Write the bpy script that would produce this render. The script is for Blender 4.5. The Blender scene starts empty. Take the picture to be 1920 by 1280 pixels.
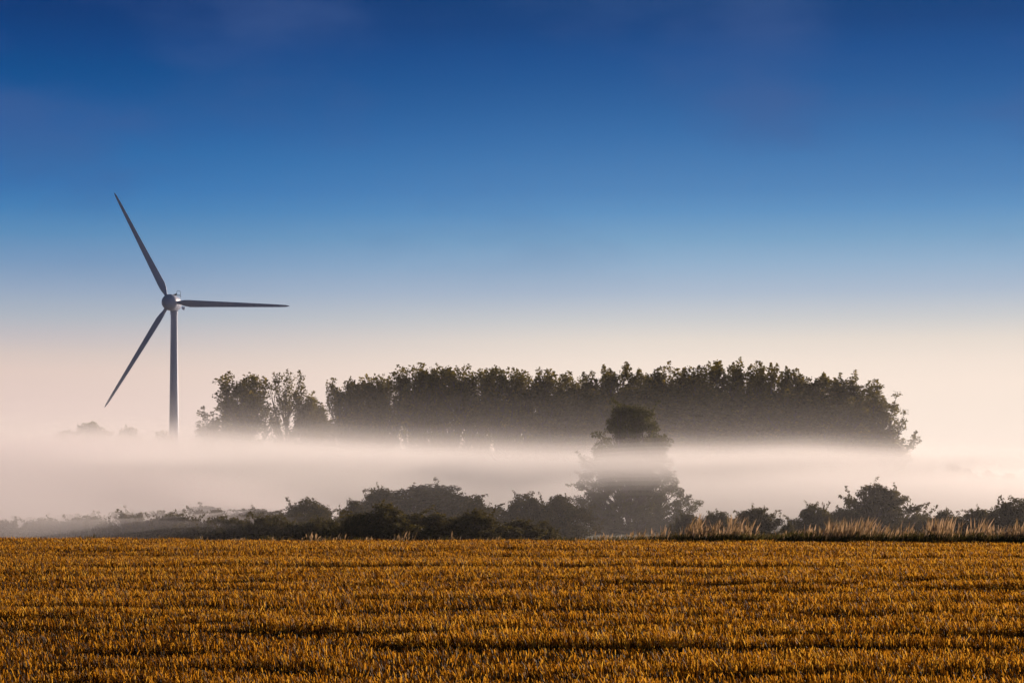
import bpy, math, random
import numpy as np
from mathutils import Vector, Matrix

C = bpy.context
scene = C.scene
COL = scene.collection

# ------------------------------------------------------------------ camera
F = 3733.0            # focal length in photo pixels (1920 wide)
HZ = 930.0            # photo row of the true horizon
CAMZ = 2.0
cam = bpy.data.cameras.new("camera")
cam.sensor_width = 36.0
cam.lens = 36.0 * F / 1920.0
cam.shift_y = (HZ - 640.0) / 1920.0
cam.clip_start = 0.5
cam.clip_end = 12000.0
cam_o = bpy.data.objects.new("camera", cam)
cam_o.location = (0, 0, CAMZ)
cam_o.rotation_euler = (math.radians(90), 0, 0)
COL.objects.link(cam_o)
scene.camera = cam_o

# ------------------------------------------------------------------ colour management
scene.view_settings.view_transform = 'Standard'
scene.view_settings.look = 'None'
scene.view_settings.gamma = 1.0
scene.view_settings.exposure = 0.2
scene.render.engine = 'CYCLES'
scene.cycles.use_denoising = True
scene.cycles.volume_bounces = 14
scene.cycles.max_bounces = 16
scene.cycles.transmission_bounces = 4
scene.cycles.transparent_max_bounces = 96
scene.cycles.diffuse_bounces = 3
scene.cycles.sample_clamp_indirect = 10.0

SUN_AZ = math.radians(36)     # to the right of the view direction (+Y)
SUN_EL = math.radians(11)
SUN_DIR = Vector((math.sin(SUN_AZ)*math.cos(SUN_EL), math.cos(SUN_AZ)*math.cos(SUN_EL), math.sin(SUN_EL)))


def lin(c):
    out = []
    for v in c:
        v = v/255.0
        out.append(v/12.92 if v <= 0.04045 else ((v+0.055)/1.055)**2.4)
    return tuple(out)


# ------------------------------------------------------------------ world
def build_world():
    w = bpy.data.worlds.new("World")
    scene.world = w
    w.use_nodes = True
    nt = w.node_tree
    nt.nodes.clear()
    N = nt.nodes.new
    L = nt.links.new
    out = N('ShaderNodeOutputWorld')
    sky = N('ShaderNodeTexSky')
    sky.sky_type = 'NISHITA'
    sky.sun_disc = False
    sky.sun_elevation = SUN_EL
    sky.sun_rotation = SUN_AZ
    sky.air_density = 1.0
    sky.dust_density = 2.0
    bg_sky = N('ShaderNodeBackground')
    bg_sky.inputs['Strength'].default_value = 0.05
    L(sky.outputs[0], bg_sky.inputs['Color'])
    tc = N('ShaderNodeTexCoord')
    sep = N('ShaderNodeSeparateXYZ')
    L(tc.outputs['Generated'], sep.inputs[0])
    mr = N('ShaderNodeMapRange')
    mr.inputs['From Min'].default_value = 0.0
    mr.inputs['From Max'].default_value = 0.26
    L(sep.outputs['Z'], mr.inputs['Value'])

    def ramp(stops):
        r = N('ShaderNodeValToRGB')
        r.color_ramp.interpolation = 'LINEAR'
        els = r.color_ramp.elements
        data = []
        for py, c in stops:
            z = math.sin(math.atan((HZ-py)/F))/0.26
            data.append((min(max(z, 0), 1), lin(c)))
        data.sort()
        els[0].position = data[0][0]
        els[0].color = data[0][1]+(1,)
        els[1].position = data[-1][0]
        els[1].color = data[-1][1]+(1,)
        for p, c in data[1:-1]:
            e = els.new(p)
            e.color = c+(1,)
        L(mr.outputs[0], r.inputs[0])
        return r
    rl = ramp(SKY_LEFT)
    rr = ramp(SKY_RIGHT)
    az = N('ShaderNodeMapRange')
    az.interpolation_type = 'SMOOTHSTEP'
    az.inputs['From Min'].default_value = -0.27
    az.inputs['From Max'].default_value = 0.10
    L(sep.outputs['X'], az.inputs['Value'])
    mix = N('ShaderNodeMixRGB')
    L(az.outputs[0], mix.inputs[0])
    L(rl.outputs[0], mix.inputs[1])
    L(rr.outputs[0], mix.inputs[2])
    # thin mauve cirrus high in the sky
    mp = N('ShaderNodeMapping')
    mp.inputs['Scale'].default_value = (5.5, 1.0, 13.0)
    mp.inputs['Rotation'].default_value = (0, math.radians(24), 0)
    L(tc.outputs['Generated'], mp.inputs[0])
    nz = N('ShaderNodeTexNoise')
    nz.inputs['Scale'].default_value = 1.3
    nz.inputs['Detail'].default_value = 4
    nz.inputs['Roughness'].default_value = 0.5
    L(mp.outputs[0], nz.inputs[0])
    cm = N('ShaderNodeMapRange')
    cm.interpolation_type = 'SMOOTHSTEP'
    cm.inputs['From Min'].default_value = 0.45
    cm.inputs['From Max'].default_value = 0.68
    cm.inputs['To Max'].default_value = 0.48
    L(nz.outputs[0], cm.inputs['Value'])
    hi = N('ShaderNodeMapRange')
    hi.interpolation_type = 'SMOOTHSTEP'
    hi.inputs['From Min'].default_value = 0.08
    hi.inputs['From Max'].default_value = 0.20
    L(sep.outputs['Z'], hi.inputs['Value'])
    mul = N('ShaderNodeMath')
    mul.operation = 'MULTIPLY'
    L(cm.outputs[0], mul.inputs[0])
    L(hi.outputs[0], mul.inputs[1])
    cmix = N('ShaderNodeMixRGB')
    L(mul.outputs[0], cmix.inputs[0])
    L(mix.outputs[0], cmix.inputs[1])
    cmix.inputs[2].default_value = lin((66, 94, 148))+(1,)
    bg = N('ShaderNodeBackground')
    bg.inputs['Strength'].default_value = 1.0
    dot = N('ShaderNodeVectorMath')
    dot.operation = 'DOT_PRODUCT'
    L(tc.outputs['Generated'], dot.inputs[0])
    dot.inputs[1].default_value = (math.sin(SUN_AZ), math.cos(SUN_AZ), 0)
    anti = N('ShaderNodeMapRange')
    anti.interpolation_type = 'SMOOTHSTEP'
    anti.inputs['From Min'].default_value = -0.7
    anti.inputs['From Max'].default_value = 0.55
    anti.inputs['To Min'].default_value = 0.14
    anti.inputs['To Max'].default_value = 0.87
    L(dot.outputs['Value'], anti.inputs['Value'])
    L(anti.outputs[0], bg.inputs['Strength'])
    tint = N('ShaderNodeMixRGB')
    tint.blend_type = 'MULTIPLY'
    tint.inputs[2].default_value = (0.56, 0.80, 1.50, 1)
    inv = N('ShaderNodeMapRange')
    inv.inputs['From Min'].default_value = 0.14
    inv.inputs['From Max'].default_value = 0.87
    inv.inputs['To Min'].default_value = 1.0
    inv.inputs['To Max'].default_value = 0.0
    L(anti.outputs[0], inv.inputs['Value'])
    L(inv.outputs[0], tint.inputs[0])
    L(cmix.outputs[0], tint.inputs[1])
    L(tint.outputs[0], bg.inputs['Color'])
    up = N('ShaderNodeMapRange')
    up.interpolation_type = 'SMOOTHSTEP'
    up.inputs['From Min'].default_value = 0.26
    up.inputs['From Max'].default_value = 0.50
    L(sep.outputs['Z'], up.inputs['Value'])
    ms = N('ShaderNodeMixShader')
    L(up.outputs[0], ms.inputs[0])
    L(bg.outputs[0], ms.inputs[1])
    L(bg_sky.outputs[0], ms.inputs[2])
    L(ms.outputs[0], out.inputs['Surface'])


SKY_LEFT = [(-20, (4, 50, 111)), (50, (4, 59, 121)), (100, (4, 67, 132)), (150, (4, 76, 141)), (200, (16, 84, 149)), (250, (26, 93, 159)), (300, (36, 105, 168)), (360, (51, 116, 177)), (400, (65, 126, 181)), (450, (90, 140, 185)), (500, (118, 152, 189)), (550, (147, 167, 193)), (600, (173, 181, 193)), (640, (196, 189, 192)), (670, (213, 197, 191)), (700, (224, 202, 193)), (780, (228, 204, 196)), (930, (226, 202, 193))]
SKY_RIGHT = [(-20, (11, 63, 119)), (50, (16, 69, 130)), (100, (22, 79, 143)), (150, (31, 88, 151)), (200, (42, 98, 159)), (250, (53, 109, 168)), (300, (66, 120, 176)), (360, (81, 133, 185)), (400, (95, 146, 193)), (450, (120, 162, 198)), (500, (147, 176, 204)), (550, (172, 187, 206)), (600, (203, 204, 206)), (640, (229, 218, 208)), (680, (242, 226, 213)), (720, (248, 230, 216)), (850, (250, 232, 218)), (930, (249, 230, 216))]
build_world()

sun = bpy.data.lights.new("sun", 'SUN')
sun.energy = 5.0
sun.angle = math.radians(0.6)
sun.color = (1.0, 0.80, 0.645)
sun_o = bpy.data.objects.new("sun", sun)
sun_o.rotation_euler = (-SUN_DIR).to_track_quat('-Z', 'Y').to_euler()
sun_o.location = SUN_DIR*300
COL.objects.link(sun_o)


# ------------------------------------------------------------------ helpers
def tag(o, label=None, cat=None, group=None, kind=None):
    if label:
        o['label'] = label
    if cat:
        o['category'] = cat
    if group:
        o['group'] = group
    if kind:
        o['kind'] = kind
    return o


def empty(name, loc=(0, 0, 0), rz=0.0):
    o = bpy.data.objects.new(name, None)
    o.empty_display_size = 0.5
    o.location = loc
    o.rotation_euler = (0, 0, rz)
    COL.objects.link(o)
    return o


def obj(name, me, parent=None):
    o = bpy.data.objects.new(name, me)
    COL.objects.link(o)
    if parent is not None:
        o.parent = parent
    return o


def np_mesh(name, V, Fq, mat, tint=None, smooth=False):
    """V (n,3); Fq (m,k) faces all of k corners"""
    V = np.asarray(V, np.float32)
    Fq = np.asarray(Fq, np.int32)
    me = bpy.data.meshes.new(name)
    m, k = Fq.shape
    me.vertices.add(len(V))
    me.vertices.foreach_set('co', V.ravel())
    me.loops.add(m*k)
    me.loops.foreach_set('vertex_index', Fq.ravel())
    me.polygons.add(m)
    me.polygons.foreach_set('loop_start', np.arange(0, m*k, k, dtype=np.int32))
    try:
        me.polygons.foreach_set('loop_total', np.full(m, k, np.int32))
    except Exception:
        pass
    if smooth:
        me.polygons.foreach_set('use_smooth', np.ones(m, bool))
    if tint is not None:
        a = me.attributes.new('tint', 'FLOAT', 'POINT')
        a.data.foreach_set('value', np.asarray(tint, np.float32))
    me.update(calc_edges=True)
    me.validate()
    me.materials.append(mat)
    return me


class Tubes:
    """collects tapered tubes into one mesh"""
    def __init__(self, sides=5):
        self.V = []
        self.Q = []
        self.n = 0
        self.s = sides

    def add(self, pts, radii):
        pts = np.asarray(pts, float)
        s = self.s
        d = np.gradient(pts, axis=0)
        d /= np.linalg.norm(d, axis=1)[:, None]+1e-9
        ref = np.array([1.0, 0, 0]) if abs(d[0][0]) < 0.8 else np.array([0, 1.0, 0])
        a = np.cross(d, ref)
        a /= np.linalg.norm(a, axis=1)[:, None]+1e-9
        b = np.cross(d, a)
        th = np.linspace(0, 2*math.pi, s, endpoint=False)
        r = np.asarray(radii, float)[:, None, None]
        ring = pts[:, None, :]+r*(np.cos(th)[None, :, None]*a[:, None, :]+np.sin(th)[None, :, None]*b[:, None, :])
        self.V.append(ring.reshape(-1, 3))
        m = len(pts)
        i = np.arange(m-1)[:, None]*s
        j = np.arange(s)[None, :]
        k = (j+1) % s
        q = np.stack([i+j, i+k, i+s+k, i+s+j], -1).reshape(-1, 4)+self.n
        self.Q.append(q)
        self.n += m*s

    def mesh(self, name, mat):
        return np_mesh(name, np.concatenate(self.V), np.concatenate(self.Q), mat, smooth=True)


def unit(v):
    return v/(np.linalg.norm(v, axis=-1, keepdims=True)+1e-9)


def leaf_quads(rng, cen, size, aspect=0.62, up=0.0, sizevar=0.35):
    """rhombus leaf sprays at the given centres"""
    n = len(cen)
    a = rng.normal(size=(n, 3))
    a[:, 2] += up
    a = unit(a)
    r = unit(rng.normal(size=(n, 3)))
    b = unit(np.cross(a, r))
    s = size*(1+sizevar*rng.uniform(-1, 1, n))[:, None]
    nrm = np.cross(a, b)
    fold = nrm*s*0.12
    V = np.stack([cen-a*s*0.5, cen+b*s*aspect*0.5+fold, cen+a*s*0.5, cen-b*s*aspect*0.5+fold], 1).reshape(-1, 3)
    Q = np.arange(4*n).reshape(n, 4)
    return V, Q


def vnoise(x, y, seed=0):
    """2-D value noise, numpy"""
    def h(i, j):
        n = (i*374761393+j*668265263+seed*1442695041) & 0x7fffffff
        n = ((n ^ (n >> 13))*1274126177) & 0x7fffffff
        n = n ^ (n >> 16)
        return (n & 0xffff)/65535.0
    x = np.asarray(x, float)
    y = np.asarray(y, float)
    xi = np.floor(x).astype(np.int64)
    yi = np.floor(y).astype(np.int64)
    fx = x-xi
    fy = y-yi
    fx = fx*fx*(3-2*fx)
    fy = fy*fy*(3-2*fy)
    a = h(xi, yi)*(1-fx)+h(xi+1, yi)*fx
    b = h(xi, yi+1)*(1-fx)+h(xi+1, yi+1)*fx
    return a*(1-fy)+b*fy


def sstep(a, b, x):
    t = np.clip((np.asarray(x, float)-a)/(b-a), 0, 1)
    return t*t*(3-2*t)


# ------------------------------------------------------------------ terrain
DROP = -1.1


def edge_y(x):
    return np.clip(84.6-0.18*np.asarray(x, float), 55, 110)


def track(x, y):
    """1 in the long low strips running across the stubble, 0 between them"""
    v = y+0.05*x+1.1*(vnoise(x/9.0, y/30.0, 3)-0.5)
    n = 0.30*vnoise(x/40.0+3, v/2.7, 4)+0.29*vnoise(x/14.0+7, v/1.25, 5)+0.23*vnoise(x/3.6, v/0.8, 6)+0.18*vnoise(x/1.1, v/0.45, 7)+0.11*sstep(44, 20, y)  # last term: vignette-like foreground darkening put into sparser, darker straw
    return sstep(0.37, 0.60, n)


def height(x, y):
    x = np.asarray(x, float)
    y = np.asarray(y, float)
    e = edge_y(x)
    h = 0.05*(vnoise(x/14.0, y/7.0, 1)-0.5)+0.10*(vnoise(x/60.0, y/22.0, 2)-0.5)
    h = h*sstep(0, -12, y-e)-0.03*track(x, y)*sstep(1, -6, y-e)
    h = h+DROP*sstep(1.5, 16, y-e)
    far = sstep(60, 400, y)
    h = h+far*0.3*(vnoise(x/90.0, y/90.0, 9)-0.5)
    return h


# ------------------------------------------------------------------ materials
def new_mat(name):
    m = bpy.data.materials.new(name)
    m.use_nodes = True
    nt = m.node_tree
    nt.nodes.clear()
    return m, nt, nt.nodes.new, nt.links.new


def plain_mat(name, c1, c2, scale=3.0, rough=0.8, bump=0.0, spec=0.3, metallic=0.0):
    m, nt, N, L = new_mat(name)
    out = N('ShaderNodeOutputMaterial')
    p = N('ShaderNodeBsdfPrincipled')
    p.inputs['Roughness'].default_value = rough
    p.inputs['Metallic'].default_value = metallic
    p.inputs['Specular IOR Level'].default_value = spec
    tc = N('ShaderNodeTexCoord')
    nz = N('ShaderNodeTexNoise')
    nz.inputs['Scale'].default_value = scale
    nz.inputs['Detail'].default_value = 6
    L(tc.outputs['Object'], nz.inputs[0])
    r = N('ShaderNodeValToRGB')
    r.color_ramp.elements[0].position = 0.3
    r.color_ramp.elements[0].color = c1+(1,)
    r.color_ramp.elements[1].position = 0.7
    r.color_ramp.elements[1].color = c2+(1,)
    L(nz.outputs[0], r.inputs[0])
    L(r.outputs[0], p.inputs['Base Color'])
    if bump:
        b = N('ShaderNodeBump')
        b.inputs['Strength'].default_value = bump
        L(nz.outputs[0], b.inputs['Height'])
        L(b.outputs[0], p.inputs['Normal'])
    L(p.outputs[0], out.inputs['Surface'])
    return m


def leaf_mat(name, stops, trans, tmix=0.4):
    """colour from the per-leaf 'tint'; diffuse + translucent"""
    m, nt, N, L = new_mat(name)
    out = N('ShaderNodeOutputMaterial')
    at = N('ShaderNodeAttribute')
    at.attribute_name = 'tint'
    r = N('ShaderNodeValToRGB')
    els = r.color_ramp.elements
    els[0].position, els[0].color = stops[0][0], stops[0][1]+(1,)
    els[1].position, els[1].color = stops[-1][0], stops[-1][1]+(1,)
    for p, c in stops[1:-1]:
        e = els.new(p)
        e.color = c+(1,)
    L(at.outputs['Fac'], r.inputs[0])
    d = N('ShaderNodeBsdfPrincipled')
    d.inputs['Roughness'].default_value = 0.6
    d.inputs['Specular IOR Level'].default_value = 0.12
    L(r.outputs[0], d.inputs['Base Color'])
    t = N('ShaderNodeBsdfTranslucent')
    mc = N('ShaderNodeMixRGB')
    mc.blend_type = 'MULTIPLY'
    mc.inputs[0].default_value = 1
    L(r.outputs[0], mc.inputs[1])
    mc.inputs[2].default_value = trans+(1,)
    L(mc.outputs[0], t.inputs['Color'])
    ms = N('ShaderNodeMixShader')
    ms.inputs[0].default_value = tmix
    L(d.outputs[0], ms.inputs[1])
    L(t.outputs[0], ms.inputs[2])
    L(ms.outputs[0], out.inputs['Surface'])
    return m


def volume_mat(name, color, density, aniso):
    m, nt, N, L = new_mat(name)
    out = N('ShaderNodeOutputMaterial')
    v = N('ShaderNodeVolumePrincipled')
    v.inputs['Color'].default_value = tuple(color)+(1,)
    v.inputs['Density'].default_value = density
    v.inputs['Density Attribute'].default_value = ""
    v.inputs['Anisotropy'].default_value = aniso
    L(v.outputs[0], out.inputs['Volume'])
    try:
        m.cycles.homogeneous_volume = True
    except Exception:
        pass
    return m


M_soil = plain_mat("soil", (0.020, 0.011, 0.004), (0.060, 0.034, 0.012), scale=1.6, rough=1.0, bump=0.4, spec=0.0)
M_meadow = plain_mat("meadow_grass", (0.035, 0.040, 0.014), (0.075, 0.070, 0.026), scale=0.25, rough=0.95, bump=0.3)
M_straw = leaf_mat("straw", [(0.0, (0.028, 0.011, 0.003)), (0.42, (0.15, 0.062, 0.008)), (0.66, (0.70, 0.345, 0.036)), (1.0, (0.96, 0.66, 0.16))],
                   (1.0, 0.84, 0.40), 0.55)
M_dry = leaf_mat("dry_grass", [(0.0, (0.055, 0.062, 0.020)), (0.3, (0.14, 0.11, 0.045)), (0.6, (0.36, 0.25, 0.14)), (1.0, (0.70, 0.52, 0.36))],
                 (1.0, 0.9, 0.75), 0.45)
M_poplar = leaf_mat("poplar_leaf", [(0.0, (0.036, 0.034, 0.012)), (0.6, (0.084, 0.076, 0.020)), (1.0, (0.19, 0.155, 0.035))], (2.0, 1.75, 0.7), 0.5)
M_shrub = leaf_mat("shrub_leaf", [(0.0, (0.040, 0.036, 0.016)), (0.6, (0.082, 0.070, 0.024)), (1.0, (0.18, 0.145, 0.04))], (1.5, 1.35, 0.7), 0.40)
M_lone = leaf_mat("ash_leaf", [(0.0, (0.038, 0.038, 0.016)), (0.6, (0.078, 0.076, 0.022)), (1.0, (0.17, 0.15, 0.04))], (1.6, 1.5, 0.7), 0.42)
M_bark = plain_mat("bark", (0.05, 0.04, 0.03), (0.13, 0.10, 0.075), scale=6, rough=0.9, bump=0.5)
M_paint = plain_mat("turbine_paint", (0.40, 0.45, 0.60), (0.44, 0.49, 0.64), scale=0.4, rough=0.45, spec=0.4)
M_metal = plain_mat("dark_metal", (0.05, 0.05, 0.06), (0.09, 0.09, 0.10), scale=3, rough=0.5)

# ------------------------------------------------------------------ ground sheets


def grid_sheet(name, xs, ys, dz, mat, kind_name):
    X, Y = np.meshgrid(xs, ys)
    Z = height(X, Y)+dz
    V = np.stack([X, Y, Z], -1).reshape(-1, 3)
    nx, ny = len(xs), len(ys)
    i = np.arange(ny-1)[:, None]*nx
    j = np.arange(nx-1)[None, :]
    Q = np.stack([i+j, i+j+1, i+nx+j+1, i+nx+j], -1).reshape(-1, 4)
    o = obj(name, np_mesh(name, V, Q, mat, smooth=True))
    tag(o, kind=kind_name)
    return o


xs = np.concatenate([np.linspace(-5000, -400, 12), np.linspace(-300, -50, 18), np.linspace(-45, 45, 181), np.linspace(50, 300, 18), np.linspace(400, 5000, 12)])
ys = np.concatenate([np.linspace(-400, -20, 10), np.linspace(-10, 16, 14), np.linspace(17, 125, 300), np.linspace(130, 400, 40), np.linspace(450, 9000, 30)])
tag(grid_sheet("ground", xs, ys, 0.0, M_soil, 'structure'), "dark brown soil of the stubble field running to the horizon", "ground")


def build_meadow():
    xs = np.concatenate([np.linspace(-4000, -400, 10), np.linspace(-300, -50, 18), np.linspace(-45, 45, 91), np.linspace(50, 300, 18), np.linspace(400, 4000, 10)])
    t = np.concatenate([np.linspace(0.6, 34, 60), np.linspace(38, 320, 40), np.linspace(350, 8000, 28)])
    X, T = np.meshgrid(xs, t)
    Y = edge_y(X)+T
    Z = height(X, Y)+0.012
    V = np.stack([X, Y, Z], -1).reshape(-1, 3)
    nx, ny = len(xs), len(t)
    i = np.arange(ny-1)[:, None]*nx
    j = np.arange(nx-1)[None, :]
    Q = np.stack([i+j, i+j+1, i+nx+j+1, i+nx+j], -1).reshape(-1, 4)
    o = obj("meadow", np_mesh("meadow", V, Q, M_meadow, smooth=True))
    tag(o, "rough dark meadow beyond the stubble field", "meadow", kind='structure')


build_meadow()


# ------------------------------------------------------------------ stubble
def build_stubble():
    rng = np.random.default_rng(11)
    P = []
    for y0, y1, dens in ((15, 24, 760), (24, 34, 640), (34, 48, 480), (48, 66, 350), (66, 96, 250)):
        hw = y1*0.262+4.0
        n = int((y1-y0)*2*hw*dens)
        x = rng.uniform(-hw, hw, n)
        y = rng.uniform(y0, y1, n)
        P.append(np.stack([x, y], 1))
    P = np.concatenate(P)
    x, y = P[:, 0], P[:, 1]
    # drilled rows, a few degrees off the view direction's perpendicular
    v = y+0.05*x
    y = y+(np.round(v/0.14)*0.14-v)*0.55
    tr = track(x, y)
    keep = (rng.uniform(size=len(x)) > tr*0.68) & (y < edge_y(x)+rng.uniform(-0.5, 0.3, len(x)))
    x, y, tr = x[keep], y[keep], tr[keep]
    n = len(x)
    z = height(x, y)-0.01
    hgt = rng.uniform(0.12, 0.22, n)*(1-0.62*tr)*(0.8+0.4*vnoise(x/0.8, y/0.5, 21))
    wid = (0.0100+0.00013*y)*rng.uniform(0.6, 1.3, n)
    yaw = rng.uniform(0, 2*math.pi, n)
    lean = rng.normal(0, 0.20, (n, 2))
    lean[:, 0] += -0.10+0.10*(vnoise(x/6, y/6, 8)-0.5)
    b = np.stack([np.cos(yaw), np.sin(yaw), np.zeros(n)], 1)
    base = np.stack([x, y, z], 1)
    mid = base+np.stack([lean[:, 0]*hgt*0.4, lean[:, 1]*hgt*0.4, hgt*0.55], 1)
    top = base+np.stack([lean[:, 0]*hgt*1.2, lean[:, 1]*hgt*1.2, hgt], 1)
    w = wid[:, None]
    V = np.stack([base-b*w*0.35, base+b*w*0.35, mid-b*w*0.5, mid+b*w*0.5, top-b*w*0.30, top+b*w*0.30], 1).reshape(-1, 3)
    i = np.arange(n)[:, None]*6
    Q = np.concatenate([i+np.array([[0, 1, 3, 2]]), i+np.array([[2, 3, 5, 4]])], 1).reshape(-1, 4)
    t = np.clip(rng.beta(1.25, 1.35, n)+0.12*(vnoise(x/5, y/3, 31)-0.5)-0.12*tr, 0, 1)
    tint = np.repeat(t, 6)
    o = obj("stubble", np_mesh("stubble", V, Q, M_straw, tint))
    tag(o, "golden cut straw stubble covering the field", "stubble", kind='stuff')


build_stubble()


# ------------------------------------------------------------------ trees and shrubs
def arc(p0, d0, length, n, upcurl, rng, wob=0.05):
    pts = [np.array(p0, float)]
    d = np.array(d0, float)
    step = length/(n-1)
    for _ in range(n-1):
        d = d+np.array([0, 0, upcurl/(n-1)])+rng.normal(0, wob, 3)
        d = d/np.linalg.norm(d)
        pts.append(pts[-1]+d*step)
    return np.array(pts)


def finish_tree(rng, name, T, cl, leaf, mat_leaf, count, up=0.3, aspect=0.62):
    """cl: list of (centre, radii, weight, tone); returns (bark mesh, crown mesh)"""
    cen, tint = [], []
    tot = sum(c[2] for c in cl)
    for c, r, wgt, tone in cl:
        k = max(3, int(count*wgt/tot))
        d = unit(rng.normal(size=(k, 3)))*(rng.uniform(size=(k, 1))**0.45)
        cen.append(np.array(c)+d*np.array(r))
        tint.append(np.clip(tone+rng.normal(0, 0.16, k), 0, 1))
    cen = np.concatenate(cen)
    tint = np.concatenate(tint)
    V, Q = leaf_quads(rng, cen, leaf, aspect, up)
    return T.mesh(name+"_wood", M_bark), np_mesh(name+"_leaves", V, Q, mat_leaf, np.repeat(tint, 4))


def poplar(seed, H=26.0, W=9.0, start=0.16, limbs=42, leaves=9500, leaf=0.42, spiky=1.0, dens=1.0, low=True):
    rng = np.random.default_rng(seed)
    T = Tubes(6)
    tr = arc((0, 0, -0.4), (0, 0, 1), H*0.90, 9, 0.5, rng, 0.02)
    T.add(tr, np.linspace(H*0.016, H*0.003, 9))
    cl = []
    for i in range(limbs):
        e = start+0.12+(0.97-start-0.12)*((i+rng.uniform(0, 0.9))/limbs)**0.8
        az = i*2.399+rng.normal(0, 0.35)
        inc = math.radians(46-22*e+rng.normal(0, 6))
        rad = W*0.5*np.interp(e, (0.2, 0.35, 0.55, 0.72, 0.86, 0.95, 1.0), (0.65, 0.9, 1.0, 1.0, 0.86, 0.66, 0.36))*rng.uniform(0.55, 1.03)
        ln = max(1.6, rad/math.sin(inc))
        zt = max(start*H*0.7, e*H-ln*math.cos(inc)*1.05)
        k = min(zt/(H*0.90)*8, 7.98)
        k0 = int(k)
        p = tr[k0]+(tr[k0+1]-tr[k0])*(k-k0)
        d = (math.cos(az)*math.sin(inc), math.sin(az)*math.sin(inc), math.cos(inc))
        br = arc(p, d, ln, 6, 0.5, rng, 0.06)
        hi_ = br[:, 2].max()
        if hi_ > H*0.985:
            br[:, 2] = p[2]+(br[:, 2]-p[2])*(H*rng.uniform(0.93, 0.985)-p[2])/(hi_-p[2])
        T.add(br, np.linspace(0.028*ln+0.02, 0.012, 6))
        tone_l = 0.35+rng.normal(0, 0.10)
        ends = [br[-1]]
        for s in range(4):
            f = rng.uniform(0.35, 0.95)
            q = br[int(f*5)]
            az2 = az+rng.uniform(-1.6, 1.6)
            inc2 = inc*rng.uniform(0.4, 1.1)
            d2 = (math.cos(az2)*math.sin(inc2), math.sin(az2)*math.sin(inc2), math.cos(inc2))
            sb = arc(q, d2, ln*rng.uniform(0.25, 0.5)+0.5, 4, 0.6, rng, 0.08)
            if sb[-1][2] > H:
                sb[:, 2] = q[2]+(sb[:, 2]-q[2])*max(0.05, (H-q[2])/(sb[-1][2]-q[2]))
            T.add(sb, np.linspace(0.03, 0.008, 4)*(0.5+ln*0.15))
            ends.append(sb[-1])
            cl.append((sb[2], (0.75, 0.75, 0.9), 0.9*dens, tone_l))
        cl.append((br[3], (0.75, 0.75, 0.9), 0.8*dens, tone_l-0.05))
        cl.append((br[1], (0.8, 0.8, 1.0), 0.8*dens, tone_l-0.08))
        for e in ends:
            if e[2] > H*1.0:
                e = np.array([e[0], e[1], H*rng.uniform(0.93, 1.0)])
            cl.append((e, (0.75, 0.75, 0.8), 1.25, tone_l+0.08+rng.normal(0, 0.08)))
            if spiky and rng.uniform() < 0.75 and e[2] > 0.6*H:
                hh = rng.uniform(0.25, 0.55)*spiky
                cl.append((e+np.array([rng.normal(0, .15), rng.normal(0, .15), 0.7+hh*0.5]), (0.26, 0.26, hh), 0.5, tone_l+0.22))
    if not low:
        # thin drooping limbs under the crown leave an uneven lacy lower edge
        for i in range(16):
            t = rng.uniform(0.20, start+0.10)
            k = min(t/0.90*8, 7.9)
            p = tr[int(k)]+(tr[int(k)+1]-tr[int(k)])*(k-int(k))
            az = i*2.399+rng.normal(0, 0.5)
            ln = W*rng.uniform(0.18, 0.52)
            br = arc(p, (math.cos(az), math.sin(az), rng.uniform(0.15, 0.8)), ln, 5, rng.uniform(-0.5, 0.2), rng, 0.1)
            T.add(br, np.linspace(0.09, 0.02, 5))
            for q in br[2:]:
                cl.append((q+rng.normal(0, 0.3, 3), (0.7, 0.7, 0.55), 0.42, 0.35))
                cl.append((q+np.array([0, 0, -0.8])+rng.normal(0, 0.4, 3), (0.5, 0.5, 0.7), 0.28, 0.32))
    cl.append((tr[-1], (0.7, 0.7, 0.9), 1.5, 0.4))
    cl.append((tr[-2], (0.8, 0.8, 0.9), 1.0, 0.35))
    # low epicormic foliage on the bole
    for i in range(5 if low else 0):
        k = rng.uniform(0.5, 3.0)
        p = tr[int(k)]
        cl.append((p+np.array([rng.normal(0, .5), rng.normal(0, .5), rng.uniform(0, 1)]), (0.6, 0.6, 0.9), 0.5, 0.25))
    return finish_tree(rng, "poplar", T, cl, leaf, M_poplar, leaves, 0.4)


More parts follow.
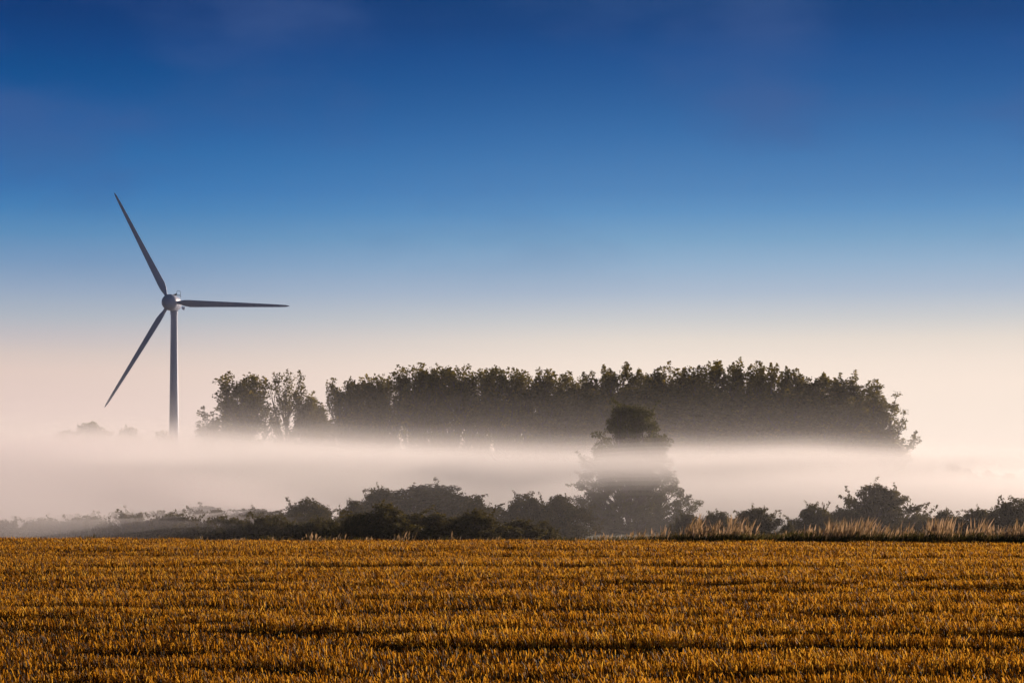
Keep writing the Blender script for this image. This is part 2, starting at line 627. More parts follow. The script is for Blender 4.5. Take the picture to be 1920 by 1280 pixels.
def profile_tree(seed, H, prof, name, clumps, leaves, leaf, clump_r, mat, stems=1, lean=0.0, spray=12, flat=0.8, ragged=0.05):
    """crown filled between z and half-width profile [(z fraction, half width)], limbs reaching every clump"""
    rng = np.random.default_rng(seed)
    T = Tubes(5)
    zs = [p[0] for p in prof]
    ws = [p[1] for p in prof]
    roots = []
    for s in range(stems):
        a = rng.uniform(0, 6.28)
        roots.append(arc((0, 0, -0.25), (math.cos(a)*0.25*(stems > 1), math.sin(a)*0.25*(stems > 1), 1), H*0.8+0.2, 7, 0.2, rng, 0.05))
        T.add(roots[-1], np.linspace(H*0.020/stems**0.5+0.01, 0.008, 7))
    cl = []
    i = 0
    while i < clumps:
        f = rng.uniform(zs[0], 1.0)
        w = np.interp(f, zs, ws)
        if rng.uniform() > (w+0.12*max(ws))/max(ws)/1.05:
            continue
        i += 1
        az = rng.uniform(0, 6.283)
        wob = 1+0.22*math.sin(az*3+f*9+seed)+ragged*math.sin(az*5-f*23+2*seed)+rng.normal(0, 0.10)
        rr = w*wob*(rng.uniform()**0.42)
        c = np.array([math.cos(az)*rr+lean*f*H, math.sin(az)*rr, f*H])
        edge = rr/(w+0.05)
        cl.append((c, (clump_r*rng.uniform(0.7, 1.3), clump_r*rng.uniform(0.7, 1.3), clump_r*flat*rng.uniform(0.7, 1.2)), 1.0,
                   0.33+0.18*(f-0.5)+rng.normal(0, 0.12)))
        sprayed = edge > 0.75 and i % 3 == 0 and spray
        if i % 2 == 0 or sprayed:
            r = roots[rng.integers(len(roots))]
            k = int(np.clip(f*7*0.7-0.5, 0, 5))
            p0 = r[k]
            m = (p0+c)/2+np.array([0, 0, -0.06*np.linalg.norm(c-p0)])+rng.normal(0, 0.04*H*0.2, 3)
            q1 = p0*0.55+m*0.45
            ln = np.linalg.norm(c-p0)
            T.add(np.array([p0, q1, (m+c)/2, c]), np.array([0.016, 0.012, 0.008, 0.003])*(ln+0.3))
        # outward sprays with leaves strung along them break the outline
        if sprayed:
            out = np.array([math.cos(az)*0.6, math.sin(az)*0.6, rng.uniform(0.1, 1.3)])
            ln = clump_r*rng.uniform(1.2, 2.6)
            sp = arc(c, unit(out), ln, 5, -0.15, rng, 0.15)
            T.add(sp, np.linspace(0.02, 0.005, 5)*clump_r)
            for q in sp[1:]:
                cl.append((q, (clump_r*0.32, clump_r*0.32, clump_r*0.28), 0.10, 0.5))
    # shoots sticking up
    for _ in range(spray):
        f = rng.uniform(0.55, 0.98)
        az = rng.uniform(0, 6.283)
        w = np.interp(f, zs, ws)*rng.uniform(0.2, 0.95)
        c = np.array([math.cos(az)*w+lean*f*H, math.sin(az)*w, f*H])
        p0 = roots[rng.integers(len(roots))][int(np.clip(f*4, 0, 5))]
        T.add(np.array([p0, (p0+c)/2+np.array([0, 0, 0.03*H]), c]), np.array([0.012, 0.008, 0.005])*(1+0.2*H))
        ln = clump_r*rng.uniform(1.0, 2.0)
        sp = arc(c, unit(np.array([rng.normal(0, 0.4), rng.normal(0, 0.4), 1.0])), ln, 6, -0.3, rng, 0.12)
        T.add(sp, np.linspace(0.02, 0.004, 6)*clump_r)
        for q in sp[1:]:
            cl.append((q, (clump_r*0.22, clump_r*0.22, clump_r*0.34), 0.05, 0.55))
    return finish_tree(rng, name, T, cl, leaf, mat, leaves, 0.2)


def put(name, meshes, px, py_top, d, H0, label, cat, group, wscale=None, rz=0.0, zbase=None, W0=None, wpx=None, dx=0.0):
    """stand a tree on the ground so that its top reaches the photo row py_top when seen from the camera height"""
    x = (px-960.0)/F*d+dx
    zb = float(height(x, d)) if zbase is None else zbase
    top = CAMZ+(HZ-py_top)/F*d
    sz = (top-zb)/H0
    sx = sz if wpx is None else (wpx/F*d)/W0
    t = empty(name, (x, d, zb), rz)
    t.scale = (sx, sx, sz)
    tag(t, label, cat, group)
    obj("trunk", meshes[0], t)
    obj("crown", meshes[1], t)
    return t


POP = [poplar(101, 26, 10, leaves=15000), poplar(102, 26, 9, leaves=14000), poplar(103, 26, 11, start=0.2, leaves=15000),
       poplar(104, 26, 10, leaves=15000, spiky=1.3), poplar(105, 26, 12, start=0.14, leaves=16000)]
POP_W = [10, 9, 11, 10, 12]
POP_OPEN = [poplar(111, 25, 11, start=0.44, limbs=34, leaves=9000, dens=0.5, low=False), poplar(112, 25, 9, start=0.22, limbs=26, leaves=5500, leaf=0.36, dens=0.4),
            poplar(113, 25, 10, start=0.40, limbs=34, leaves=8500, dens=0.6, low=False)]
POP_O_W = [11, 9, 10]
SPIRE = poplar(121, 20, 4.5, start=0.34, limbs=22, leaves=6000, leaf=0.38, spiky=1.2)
ROWG = "poplars of the tall row behind the mist"
row = [
    # px, top, width px, mesh kind, distance, label
    (399, 782, 60, 'o2', 396, "low hazy tree at the left foot of the broad poplar, half sunk in mist"),
    (455, 703, 104, 'o0', 400, "broad open-branched poplar at the left end, nearest the wind turbine"),
    (537, 697, 66, 'o1', 402, "airy thin-leaved poplar right beside the broad one left of the gap"),
    (580, 741, 36, 's', 400, "short narrow spire tree standing in the gap before the main row"),
    (600, 757, 28, 's', 404, "smallest spire tree in the gap, touching the first poplar of the row"),
    (640, 712, 62, 'o2', 398, "open poplar with sky between its limbs, first of the main row from the left"),
    (676, 711, 34, 's', 402, "slim pointed poplar, second of the main row from the left"),
    (697, 714, 34, 's', 399, "slim pointed poplar, third of the main row from the left"),
    (728, 704, 62, 'o0', 401, "poplar with light showing under its crown, fourth of the main row from the left"),
    (775, 690, 84, 'o0', 398, "dark dense poplar whose crown begins the high part of the row on the left"),
    (812, 685, 84, 'o2', 403, "tallest ragged crown on the left half of the row"),
    (855, 687, 82, 'o2', 399, "poplar above the bright hole between trunks in the left half of the row"),
    (897, 692, 72, 'o0', 403, "poplar just right of the bright hole between trunks"),
    (938, 692, 80, 'o0', 397, "poplar with twin tufts, directly left of the middle of the row"),
    (978, 694, 72, 'o2', 402, "poplar with a spiky top above the small gap of light at mid row"),
    (1030, 695, 74, 'p0', 398, "round-shouldered poplar a little left of the lone tree below"),
    (1078, 704, 62, 'p1', 404, "lower-topped poplar in the shallow dip of the row left of the lone tree"),
    (1120, 702, 62, 'p2', 400, "poplar in the dip of the row, just up left of the lone tree"),
    (1166, 689, 74, 'p4', 403, "poplar rising directly above the lone tree in the mist"),
    (1212, 696, 62, 'p3', 405, "poplar up right of the lone tree, half hidden by a sunlit crown"),
    (1255, 692, 62, 'p0', 402, "poplar with a thin gap of sky on its right, right of the lone tree"),
    (1302, 686, 70, 'p1', 404, "poplar just left of the highest crown of the right half"),
    (1350, 681, 72, 'p3', 400, "highest crown of the whole row, in its right half"),
    (1396, 684, 66, 'p2', 404, "poplar just right of the highest crown of the row"),
    (1440, 689, 72, 'p4', 399, "poplar where the right half of the row begins to slope down"),
    (1482, 696, 70, 'p0', 402, "sloping-topped poplar left of the notch near the right end"),
    (1514, 712, 56, 'p1', 404, "lower poplar in the notch near the right end of the row"),
    (1560, 703, 78, 'p3', 398, "poplar with spiky tufts right of the notch near the right end"),
    (1604, 716, 78, 'p2', 401, "second to last tall poplar at the right end of the row"),
    (1640, 742, 82, 'p4', 397, "last poplar at the right end, its sunlit edge stepping down"),
    (1654, 815, 86, 'o2', 394, "low spreading tree at the foot of the right end of the row"),
]
frontG = "smaller sunlit trees in front of the tall row"
front = [
    (1085, 742, 80, 'p2', 388, "small sunlit tree in front of the row, left of the lone tree"),
    (1150, 729, 86, 'p0', 386, "olive sunlit tree in front of the row, directly behind the lone tree's top"),
    (1232, 726, 92, 'p4', 388, "broad sunlit tree in front of the row, right of the lone tree's top"),
    (1312, 741, 90, 'p1', 386, "rounded sunlit tree in front of the row, below the highest crown's left side"),
    (1398, 738, 90, 'p2', 388, "sunlit tree in front of the row, below the highest crown's right side"),
    (1478, 738, 90, 'p0', 386, "shaded shorter tree in front of the row, left of the notch"),
    (1556, 748, 96, 'p4', 388, "shorter tree in front of the row, right of the notch"),
]
rr = random.Random(5)


def pick(k):
    if k == 's':
        return SPIRE, 20.0, 5.0
    i = int(k[1])
    return (POP_OPEN[i], 25.0, POP_O_W[i]) if k[0] == 'o' else (POP[i], 26.0, POP_W[i])


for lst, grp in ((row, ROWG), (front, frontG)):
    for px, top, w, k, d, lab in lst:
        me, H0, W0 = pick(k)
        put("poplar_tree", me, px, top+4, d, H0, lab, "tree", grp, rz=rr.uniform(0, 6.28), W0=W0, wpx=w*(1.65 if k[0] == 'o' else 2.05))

# lone tree standing in the meadow
lone_prof = [(0.02, 5.3), (0.14, 5.3), (0.25, 4.7), (0.33, 3.8), (0.42, 3.5), (0.56, 3.5), (0.66, 3.1), (0.74, 2.6), (0.79, 1.9), (0.88, 2.1), (0.93, 1.6), (0.97, 1.0), (1.0, 0.3)]
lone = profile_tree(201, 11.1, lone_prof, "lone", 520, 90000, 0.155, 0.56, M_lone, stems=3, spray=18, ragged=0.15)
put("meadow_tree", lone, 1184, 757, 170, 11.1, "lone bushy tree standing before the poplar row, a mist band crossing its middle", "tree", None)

# shrubs
dome = [(0.04, 1.5), (0.25, 1.75), (0.5, 1.6), (0.75, 1.15), (0.92, 0.6), (1.0, 0.25)]
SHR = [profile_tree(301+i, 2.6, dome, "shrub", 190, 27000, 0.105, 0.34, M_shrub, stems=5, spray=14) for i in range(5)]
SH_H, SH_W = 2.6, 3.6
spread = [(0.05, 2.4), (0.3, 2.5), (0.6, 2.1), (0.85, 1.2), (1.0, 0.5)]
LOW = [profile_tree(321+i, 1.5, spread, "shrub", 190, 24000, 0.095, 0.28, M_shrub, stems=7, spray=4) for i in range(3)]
LO_H, LO_W = 1.5, 5.2
HG = "hawthorn shrubs along the far edge of the field"
shrubs = [
    # px, top, width px, distance, mesh, label
    (725, 946, 150, 104, 's0', "largest of the near black-green shrubs at the field edge, left of centre"),
    (668, 968, 70, 103, 'l0', "low dark shrub at the left tip of the near black-green clump"),
    (815, 960, 120, 105, 's1', "dark rounded shrub in the middle of the near clump at the field edge"),
    (895, 957, 110, 104, 's2', "dark shrub second from the right in the near clump at the field edge"),
    (975, 972, 90, 106, 's3', "low dark shrub in the near clump, just left of the sunlit small one"),
    (1022, 974, 44, 108, 's4', "small shrub with a yellow-green sunlit side at the right tip of the near clump"),
    (810, 908, 200, 150, 's1', "big misty grey-brown shrub rising behind the near dark clump"),
    (715, 915, 90, 148, 's3', "misty shrub on the left shoulder of the big misty one"),
    (893, 934, 60, 135, 's0', "small ragged shrub on the right shoulder of the big misty one"),
    (985, 926, 90, 136, 's2', "grey-brown shrub in the gap between the dark clump and the lone tree"),
    (1050, 929, 100, 138, 's4', "grey-brown shrub touching the lone tree on its left"),
    (1290, 962, 60, 128, 'l1', "low shrub at the lone tree's right foot"),
    (1345, 958, 76, 122, 's0', "low ragged shrub right of the lone tree behind the first pale grass tuft"),
    (1418, 951, 92, 118, 's3', "rounded shrub with a sunlit right side, behind pale grass right of the lone tree"),
    (1478, 976, 30, 112, 's1', "tiny round shrub standing alone in the gap between hedge clumps"),
    (1527, 944, 80, 120, 's2', "pointed shrub at the left end of the right-hand hedge"),
    (1580, 953, 70, 124, 's4', "shrub between the pointed one and the big rounded one in the right-hand hedge"),
    (1645, 908, 118, 128, 's1', "tallest big rounded shrub of the right-hand hedge"),
    (1715, 962, 60, 124, 'l2', "low shrub directly right of the tallest rounded one in the right-hand hedge"),
    (1770, 956, 84, 122, 's0', "shrub in the level stretch of the right-hand hedge, right of the tallest one"),
    (1838, 953, 90, 120, 's3', "shrub beside the right-hand hedge's end clump"),
    (1905, 934, 110, 118, 's2', "shrub rising at the right edge of the picture, end of the hedge"),
    (662, 938, 56, 128, 's4', "misty pointed shrub left of the near dark clump"),
    (575, 936, 110, 132, 's2', "pale misty shrub in the mist, second left of the near dark clump"),
    (480, 952, 130, 136, 's3', "barely visible misty shrub, third left of the near dark clump"),
    (380, 947, 140, 142, 's1', "fog-drowned shrub below the broad left poplar, barely visible"),
    (250, 957, 150, 140, 's0', "fog-drowned shrub below the wind turbine, barely visible"),
    (130, 962, 150, 138, 's2', "fog-drowned shrub near the left edge of the picture, barely visible"),
]
lowbank = [(600, 970, 120), (510, 966, 140), (420, 966, 150), (330, 962, 150), (245, 963, 140), (165, 966, 140), (85, 970, 140), (5, 974, 140), (-75, 975, 140)]
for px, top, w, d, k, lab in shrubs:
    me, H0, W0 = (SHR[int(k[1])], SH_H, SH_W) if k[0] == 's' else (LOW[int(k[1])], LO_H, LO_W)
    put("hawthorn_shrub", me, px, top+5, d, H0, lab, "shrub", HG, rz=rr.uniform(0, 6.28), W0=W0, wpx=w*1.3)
for i, (px, top, w) in enumerate(lowbank):
    for dy, up, dp in ((0, 7, 0), (13, 0, 60)):
        put("bramble_shrub", LOW[(i+dy) % 3], px+dp, top+up, 111+dy+rr.uniform(-2, 2), LO_H, "low dark bramble shrub drowned in shaded mist at the field's left edge", "shrub",
            "brambles in the shaded mist on the left", rz=rr.uniform(0, 6.28), W0=LO_W, wpx=w*1.3)


# far trees fading into the mist
rnd = [(0.05, 3.6), (0.25, 5.2), (0.5, 5.6), (0.75, 4.4), (0.92, 2.3), (1.0, 0.8)]
FAR = [profile_tree(401+i, 12.0, rnd, "far_tree", 150, 7000, 0.62, 1.2, M_poplar, stems=2, spray=0) for i in range(3)]
fars = [
    (168, 801, 160, 550, 0, "large rounded tree faint in mist left of the turbine tower"),
    (246, 804, 84, 555, 1, "small domed tree faint in mist beside the turbine tower's left"),
    (306, 815, 80, 558, 2, "low tree faint in mist at the foot of the turbine tower"),
    (112, 815, 80, 562, 1, "low tree faint in mist, farthest left of the misty treetops"),
    (1742, 882, 57, 415, 0, "left tree of the faint distant line on the right horizon"),
    (1785, 873, 57, 420, 2, "tallest tree of the faint distant line on the right horizon"),
    (1818, 879, 44, 415, 1, "third tree of the faint distant line on the right horizon"),
    (1852, 885, 46, 425, 0, "fourth low tree of the faint distant line on the right horizon"),
    (1892, 890, 57, 420, 2, "last low tree of the faint distant line at the right picture edge"),
    (1705, 893, 52, 430, 1, "low tree at the left start of the faint distant line beside the row's right end"),
]
for px, top, w, d, k, lab in fars:
    put("distant_tree", FAR[k], px, top+1, d, 12.0, lab, "tree", "distant trees faint in the mist", rz=rr.uniform(0, 6.28), W0=11.0, wpx=w*1.1)


# ------------------------------------------------------------------ tall dry grass along the field edge
def build_grass():
    rng = np.random.default_rng(77)
    xs_, ys_, hs_, ts_, ws_ = [], [], [], [], []

    def clump(px, spread_px, h, n, t0, t1, dy=(0.5, 4.0), wd=0.012):
        off = rng.uniform(*dy, n)
        x0 = (px-960)/F*86.0
        x = x0+rng.normal(0, spread_px/F*86.0*0.5, n)
        y = edge_y(x)+off
        xs_.append(x)
        ys_.append(y)
        hs_.append(h*rng.uniform(0.45, 1.18, n))
        ts_.append(rng.uniform(t0, t1, n))
        ws_.append(np.full(n, wd))
    # dark green base strip on the right half, thinning left
    for px in range(1050, 1960, 10):
        f = min(1, max(0.15, (px-1080)/260.0))
        clump(px, 22, 0.44*(0.7+0.5*rng.uniform())*(0.55+0.45*f), int(90*f)+10, 0.0, 0.28, (0.2, 2.5), 0.016)
    # pale feathery stands
    for px, s, h, n in ((1285, 26, 1.05, 260), (1325, 26, 0.9, 200), (1355, 30, 1.0, 300), (1385, 30, 0.9, 240), (1240, 40, 0.4, 120),
                        (1480, 40, 0.55, 200), (1520, 36, 0.7, 260), (1550, 24, 0.95, 260), (1580, 30, 1.05, 380), (1608, 26, 1.0, 280), (1640, 26, 0.85, 240),
                        (1665, 26, 0.85, 220), (1700, 34, 0.75, 240), (1733, 22, 1.05, 240), (1758, 22, 0.95, 200), (1795, 34, 0.65, 200),
                        (1830, 36, 0.85, 300), (1865, 30, 0.75, 200), (1897, 30, 0.95, 280), (1925, 30, 0.8, 200), (1440, 40, 0.35, 100)):
        for q in range(4):
            clump(px+rng.uniform(-s, s)*0.6, s*rng.uniform(0.15, 0.5), h*rng.uniform(0.6, 1.2), int(n*0.13*rng.uniform(0.4, 1.6)), 0.4, 1.0, (0.8, 4.0), 0.0095)
    for px in range(1220, 1960, 12):
        clump(px, 26, rng.uniform(0.25, 0.6), 30, 0.05, 0.5, (0.6, 4.0), 0.010)
    for px in range(1080, 1250, 9):
        f = (px-1070)/180.0
        clump(px+rng.uniform(-5, 5), 10, (0.2+0.5*f)*rng.uniform(0.5, 1.2), int(4+22*f*rng.uniform(0.2, 1.2)), 0.3, 0.95, (0.5, 3.0), 0.0095)
    # ragged weeds all along the edge
    for _ in range(150):
        clump(rng.uniform(-20, 1940), rng.uniform(4, 16), rng.uniform(0.12, 0.34), int(rng.integers(4, 18)), 0.0, 0.5, (0.1, 1.6), 0.011)
    # sparse wisps on the left and centre
    for px, h, n in ((575, 0.42, 14), (505, 0.25, 20), (600, 0.25, 14), (628, 0.4, 16), (690, 0.25, 16), (742, 0.35, 14), (760, 0.5, 14), (853, 0.5, 8), (930, 0.3, 20),
                     (1085, 0.25, 30), (1120, 0.5, 10), (1135, 0.35, 40), (440, 0.18, 30), (420, 0.15, 20), (250, 0.15, 20), (110, 0.15, 10)):
        clump(px, 16, h, n, 0.3, 0.75, (0.3, 2.0), 0.012)
    x = np.concatenate(xs_)
    y = np.concatenate(ys_)
    h = np.concatenate(hs_)
    t = np.concatenate(ts_)
    wd = np.concatenate(ws_)
    n = len(x)
    z = height(x, y)-0.02
    base = np.stack([x, y, z], 1)
    lx = rng.normal(0.18, 0.17, n)
    ly = rng.normal(0, 0.16, n)
    yaw = rng.uniform(0, 6.28, n)
    b = np.stack([np.cos(yaw), np.sin(yaw), 0*yaw], 1)
    fr = [0, 0.4, 0.75, 1.0]
    wf = [0.9, 0.7, 1.1, 0.15]
    V = []
    for f, w_ in zip(fr, wf):
        c = base+np.stack([lx*h*f**1.8, ly*h*f**1.8, h*f], 1)
        head = np.where((t > 0.45) & (f > 0.5), 2.4, 1.0)
        w = (wd*w_*head)[:, None]
        V += [c-b*w, c+b*w]
    V = np.stack(V, 1).reshape(-1, 3)
    i = np.arange(n)[:, None]*8
    Q = np.concatenate([i+np.array([[0, 1, 3, 2]]), i+np.array([[2, 3, 5, 4]]), i+np.array([[4, 5, 7, 6]])], 1).reshape(-1, 4)
    o = obj("verge_grass", np_mesh("verge_grass", V, Q, M_dry, np.repeat(t, 8)))
    tag(o, "tall pale dry grass and low green growth along the field edge", "grass", kind='stuff')


build_grass()


# ------------------------------------------------------------------ wind turbine
def lathe(name, prof, mat, seg=32, axis='Z'):
    """prof: list of (axial, radius)"""
    th = np.linspace(0, 2*math.pi, seg, endpoint=False)
    V = []
    for a, r in prof:
        r = max(r, 0.002)
        V.append(np.stack([r*np.cos(th), r*np.sin(th), np.full(seg, a)], 1))
    V = np.concatenate(V)
    m = len(prof)
    i = np.arange(m-1)[:, None]*seg
    j = np.arange(seg)[None, :]
    k = (j+1) % seg
    Q = np.stack([i+j, i+k, i+seg+k, i+seg+j], -1).reshape(-1, 4)
    if axis == '-Y':      # axial direction points to -Y
        V = np.stack([V[:, 0], -V[:, 2], V[:, 1]], 1)
    me = np_mesh(name, V, Q, mat, smooth=True)
    return me


def build_turbine():
    D = 600.0
    tx = (326.3-960)/F*D
    zb = float(height(tx, D))
    hub_z = CAMZ+(HZ-569)/F*D-zb
    root = empty("wind_turbine", (tx, D, zb))
    tag(root, "tall grey-white three-bladed wind turbine rising out of the mist on the left", "wind turbine")
    tw = lathe("tower", [(-1.0, 1.85), (0.3, 1.80), (0.3, 1.72), (20, 1.48), (38, 1.22), (hub_z-3.6, 1.0), (hub_z-3.2, 1.12), (hub_z-1.5, 1.12)], M_paint, 40)
    obj("tower", tw, root)
    head = math.atan2(-0.155, 0.988)      # yaw of the nacelle: nose points towards the viewer and a little left
    # nacelle egg behind the spinner
    nac = lathe("nacelle", [(-4.0, 0.0), (-3.8, 0.6), (-3.2, 1.15), (-2.2, 1.7), (-0.9, 2.15), (0.6, 2.40), (2.6, 2.46), (2.9, 2.44)], M_paint, 40, '-Y')
    n = obj("nacelle", nac, root)
    n.location = (0, 0, hub_z)
    n.rotation_euler = (0, 0, head)
    sp = lathe("spinner", [(2.95, 2.38), (3.1, 2.46), (4.1, 2.44), (4.9, 2.25), (5.6, 1.9), (6.1, 1.4), (6.4, 0.85), (6.52, 0.4), (6.55, 0.0)], M_paint, 40, '-Y')
    s = obj("spinner", sp, root)
    s.location = (0, 0, hub_z)
    s.rotation_euler = (0, 0, head)
    # blade: span along +Z, chord along X, thickness along Y
    secs = [(1.6, 1.0, 1.0, 0, 0), (2.7, 1.0, 1.0, 0, 0), (3.4, 1.35, 0.85, 30, 0.1), (4.6, 2.0, 0.62, 26, 0.28), (6.2, 2.25, 0.46, 21, 0.36), (9, 2.05, 0.36, 15, 0.34),
            (14, 1.75, 0.28, 9, 0.28), (20, 1.45, 0.22, 5, 0.22), (27, 1.12, 0.17, 2, 0.16), (33, 0.82, 0.12, 0, 0.10), (36, 0.58, 0.08, -1, 0.06), (37.0, 0.25, 0.04, -1, 0.02), (37.2, 0.04, 0.01, -1, 0)]
    kk = 20
    V = []
    for r, ch, th, tw_, off in secs:
        a = np.linspace(0, 2*math.pi, kk, endpoint=False)
        blend = min(1, max(0, (r-2.7)/2.5))
        cx = np.cos(a)*ch*0.5
        cy = np.sin(a)*th*0.5*(1-blend*0.45*(np.cos(a)*0.5+0.5)**1.0)
        cx = cx+off*blend*1.0*ch*0.25
        t = math.radians(tw_+4)
        xx = cx*math.cos(t)-cy*math.sin(t)
        yy = cx*math.sin(t)+cy*math.cos(t)
        V.append(np.stack([xx, yy-0.0006*r*r, np.full(kk, r)], 1))
    V = np.concatenate(V)
    m = len(secs)
    i = np.arange(m-1)[:, None]*kk
    j = np.arange(kk)[None, :]
    k = (j+1) % kk
    Q = np.stack([i+j, i+k, i+kk+k, i+kk+j], -1).reshape(-1, 4)
    bl = np_mesh("blade", V, Q, M_paint, smooth=True)
    dirn = Vector((-0.155, -0.988, 0)).normalized()
    hub = Vector((0, 0, hub_z))+dirn*3.9
    for ang in (117.3, -2.7, 237.3):
        o = obj("blade", bl, root)
        # rotate span (+Z) to image angle: angle measured from +X (right) counter-clockwise
        rot = Matrix.Rotation(head, 4, 'Z') @ Matrix.Rotation(math.radians(90-ang), 4, 'Y')
        o.matrix_local = Matrix.Translation(hub) @ rot
    # weather mast with hoop on the nacelle roof
    T = Tubes(6)
    T.add(np.array([(0.1, 0.6, 2.6), (0.1, 0.6, 3.3)]), [0.10, 0.08])
    T.add(np.array([(-1.6, 0.2, 2.55), (-0.2, 0.5, 3.15), (0.5, 0.6, 3.45)]), [0.28, 0.22, 0.16])
    T.add(np.array([(-0.2, 0.5, 3.0), (1.5, 0.6, 2.95), (1.55, 0.6, 2.3)]), [0.10, 0.12, 0.10])
    mast = obj("weather_mast", T.mesh("weather_mast", M_metal), root)
    mast.location = (0.2, 0.8, hub_z-0.35)
    H = Tubes(6)
    a = np.linspace(-0.3, math.pi*1.25, 16)
    H.add(np.stack([0.95+0.62*np.cos(a), np.full(16, 0.6), 3.75+0.62*np.sin(a)], 1), np.full(16, 0.055))
    H.add(np.array([(1.5, 0.6, 3.6), (1.5, 0.6, 2.9)]), [0.06, 0.06])
    obj("hoop", H.mesh("hoop", M_metal), mast)
    # small fins low on both flanks, standing for the blades' trailing roots
    for sx in (-1, 1):
        v = np.array([(2.3*sx, 2.0, -0.6), (3.35*sx, 1.9, -0.9), (3.0*sx, 1.9, -1.9), (2.2*sx, 2.0, -1.3),
                      (2.3*sx, 2.25, -0.6), (3.35*sx, 2.15, -0.9), (3.0*sx, 2.15, -1.9), (2.2*sx, 2.25, -1.3)], float)
        f = [(0, 1, 2, 3), (7, 6, 5, 4), (0, 4, 5, 1), (1, 5, 6, 2), (2, 6, 7, 3), (3, 7, 4, 0)]
        fo = obj("fin", np_mesh("fin", v, f, M_paint), root)
        fo.location = (-0.3*sx, 0, hub_z)
    return root


build_turbine()


# ------------------------------------------------------------------ mist and haze
def bank(name, x0, x1, near, far, top, bottom, mat, label, nx=64, ny=40, margin=0.0, cat="mist"):
    """closed volume body between bottom(x,y) and top(x,y); near(x), far(x) give its front and back"""
    us = np.linspace(0, 1, nx)
    vs = np.linspace(0, 1, ny)**1.8
    X = x0+(x1-x0)*us[None, :]*np.ones((ny, 1))
    Y = near(X)+(far(X)-near(X))*vs[:, None]
    Zt = top(X, Y)
    Zb = bottom(X, Y)
    n = nx*ny
    V = np.concatenate([np.stack([X, Y, Zt], -1).reshape(-1, 3), np.stack([X, Y, Zb], -1).reshape(-1, 3)])
    i = np.arange(ny-1)[:, None]*nx
    j = np.arange(nx-1)[None, :]
    q = np.stack([i+j, i+j+1, i+nx+j+1, i+nx+j], -1).reshape(-1, 4)
    Q = [q, q[:, ::-1]+n]
    a = np.arange(nx-1)
    Q.append(np.stack([a+n, a+1+n, a+1, a], -1))
    o_ = (ny-1)*nx
    Q.append(np.stack([o_+a, o_+a+1, o_+a+1+n, o_+a+n], -1))
    b = np.arange(ny-1)*nx
    Q.append(np.stack([b, b+nx, b+nx+n, b+n], -1))
    c = b+nx-1
    Q.append(np.stack([c+n, c+nx+n, c+nx, c], -1))
    me = np_mesh(name, V, np.concatenate(Q), mat)
    o = obj(name, me)
    tag(o, label, cat, kind='stuff')
    return o


FOG_COL = (0.998, 0.966, 0.964)
PINK_LIGHT_COL = (0.997, 0.945, 0.957)  # pinker light away from the sun, put into the left mist's own colour
G = 0.30


def T_main(x, y):
    return 6.3+3.2*sstep(8, -48, x)-2.4*sstep(30, 62, x-0.12*(y-178))+1.1*(vnoise(x/55.0, y/160.0, 41)-0.5)+0.5*(vnoise(x/17.0, y/80.0, 42)-0.5)


for k, (dt, inset, dens) in enumerate(((12.0, -8.0, 0.0001), (7.5, -4.0, 0.0002), (4.6, -2.0, 0.0004), (3.0, 0.0, 0.0007), (1.9, 5.0, 0.0017), (0.9, 10.0, 0.006), (0.1, 15.0, 0.010), (-0.6, 20.0, 0.014))):
    m = volume_mat("ground_mist", FOG_COL, dens, G)
    bank("fog_bank", -420+inset, 420-inset,
         lambda X, s=inset: 176+s+10*(vnoise(X/30.0, 0.5+0*X, 43)-0.5), lambda X, s=inset: 1180-s+0*X,
         lambda X, Y, d=dt: T_main(X, Y)+d, lambda X, Y, d=inset: -3.0-0.05*d+0*X, m, "pale ground mist lying over the meadow behind the hedges")

# mist drifting forward over the left end of the field edge, floating clear of the brambles
for k, (dt, inset, dens) in enumerate(((1.6, 0.0, 0.004), (1.0, 2.0, 0.007), (0.4, 4.0, 0.015), (-0.2, 6.0, 0.021), (-0.8, 8.0, 0.026))):
    m = volume_mat("near_mist", PINK_LIGHT_COL, dens, G)
    side = lambda X, s=inset: sstep(-5-s*1.3+0.5, -30-s, X)
    low = lambda X, Y, q=k: -1.15+0.54*q-1.3*sstep(-15, -26, X)+0.5*(vnoise(X/7.0, Y/25.0, 48)-0.5)
    bank("mist_drift", -95+inset, -5-inset*1.3,
         lambda X, s=inset: 98+s*0.35+12*sstep(-26, -8, X), lambda X, s=inset: 188-s*0.3+0*X,
         lambda X, Y, d=dt, f=low, g=side: f(X, Y)+0.02+(2.6+d+4.2*sstep(100, 175, Y)-f(X, Y))*g(X)+0.4*(vnoise(X/16.0, Y/30.0, 47))*g(X),
         lambda X, Y, f=low: f(X, Y), m, "pinkish mist drifting forward over the left end of the field edge")

# very thin mist between the hedges
for tz, td in ((4.2, 0.0011), (8.0, 0.0005)):
    m = volume_mat("thin_mist", FOG_COL, td, G)
    bank("thin_mist", -60-tz, 70+tz, lambda X, t=tz: 94-0.2*t+0*X, lambda X, t=tz: 174-0.2*t+0*X, lambda X, Y, t=tz: t+0.8*vnoise(X/20.0, Y/40.0, 49),
         lambda X, Y, t=tz: -3.5-0.1*t+0*X, m, "thin mist veiling the hedge shrubs")

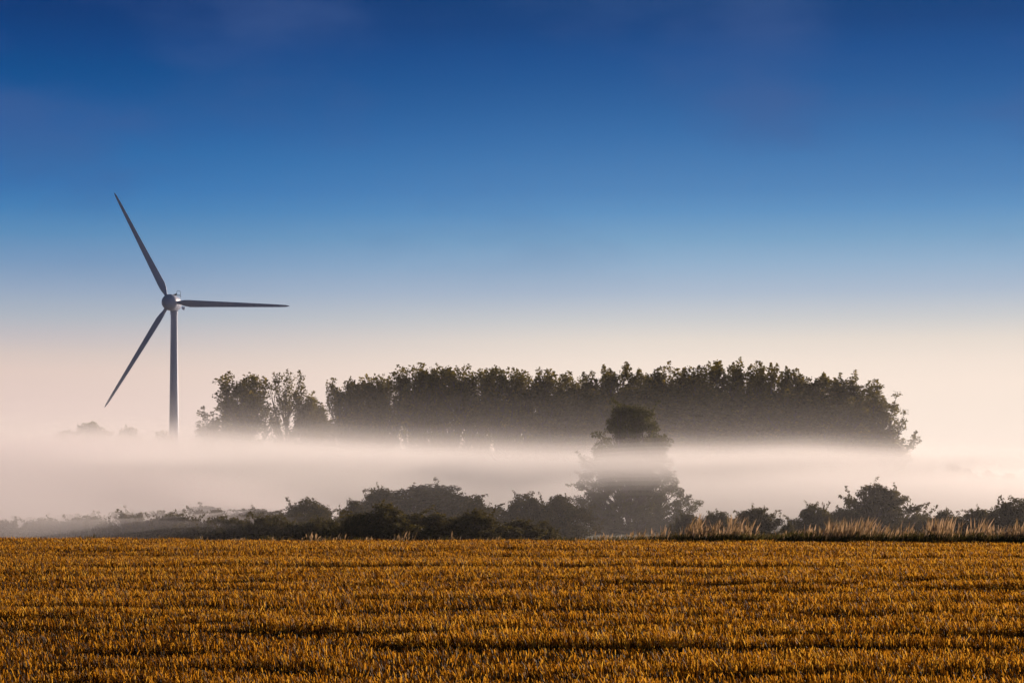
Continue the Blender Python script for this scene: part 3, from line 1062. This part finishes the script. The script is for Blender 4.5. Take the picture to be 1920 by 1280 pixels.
# thin level mist band floating in front of the lone tree
def lens(name, c, r, mat, label, seg=64, rings=24):
    """closed flat ellipsoid of mist"""
    ph = np.linspace(0, math.pi, rings+1)[1:-1]
    th = np.linspace(0, 2*math.pi, seg, endpoint=False)
    V = np.stack([np.sin(ph)[:, None]*np.cos(th), np.sin(ph)[:, None]*np.sin(th), np.cos(ph)[:, None]+0*th], -1).reshape(-1, 3)
    n = len(V)
    V = np.concatenate([V, [(0, 0, 1), (0, 0, -1)]])*np.array(r)+np.array(c)
    V[:, 2] += 1.3*(vnoise(V[:, 0]/10.0, V[:, 1]/14.0, 61)-0.5)+0.6*(vnoise(V[:, 0]/4.0, V[:, 1]/9.0, 62)-0.5)
    me = bpy.data.meshes.new(name)
    F_ = []
    for a in range(rings-2):
        for b in range(seg):
            e = (b+1) % seg
            F_.append((a*seg+b, (a+1)*seg+b, (a+1)*seg+e, a*seg+e))
    for b in range(seg):
        e = (b+1) % seg
        F_.append((n, b, e))
        F_.append((n+1, (rings-2)*seg+e, (rings-2)*seg+b))
    me.from_pydata([tuple(v) for v in V], [], F_)
    me.materials.append(mat)
    o = obj(name, me)
    return tag(o, label, "mist", kind='stuff')


for k, (hz, inset, dens) in enumerate(((2.9, -2.0, 0.001), (2.4, 0.0, 0.003), (2.0, 1.5, 0.006), (1.65, 3.0, 0.010), (1.3, 4.5, 0.015), (1.0, 6.0, 0.018), (0.7, 7.0, 0.018), (0.4, 8.0, 0.015))):
    m = volume_mat("band_mist", FOG_COL, dens, G)
    lens("mist_band", (2, 150, 4.35), (46-inset, 16-inset*0.6, hz), m, "thin level band of bright mist floating across the lone tree")

wr = random.Random(9)
for q in range(7):
    wx = -50+q*8.6+wr.uniform(-3, 3)
    wy = wr.uniform(180, 290)
    wc = (wx*wy/180.0, wy, float(T_main(np.array(wx), np.array(wy)))+wr.uniform(0.6, 2.0))
    wsz = (wr.uniform(8, 18), wr.uniform(7, 12), wr.uniform(0.7, 1.3))
    for f in (1.0, 0.78, 0.56, 0.34):
        m = volume_mat("wisp_mist", FOG_COL, 0.0017, G)
        o = lens("mist_wisp", wc, tuple(f*c for c in wsz), m, "faint wisp of mist lifting off the top of the ground mist", 40, 16)
        o['group'] = "wisps lifting off the mist"

# aerial haze round the whole scene
m = volume_mat("haze_air", (0.99, 0.96, 0.94), 0.00002, 0.3)
v = np.array([(-900, -120, -8), (900, -120, -8), (900, 1500, -8), (-900, 1500, -8), (-900, -120, 102), (900, -120, 102), (900, 1500, 102), (-900, 1500, 102)], float)
f = [(3, 2, 1, 0), (4, 5, 6, 7), (0, 1, 5, 4), (1, 2, 6, 5), (2, 3, 7, 6), (3, 0, 4, 7)]
tag(obj("haze", np_mesh("haze", v, f, m)), "faint warm morning haze filling the air over the fields", "haze", kind='stuff')
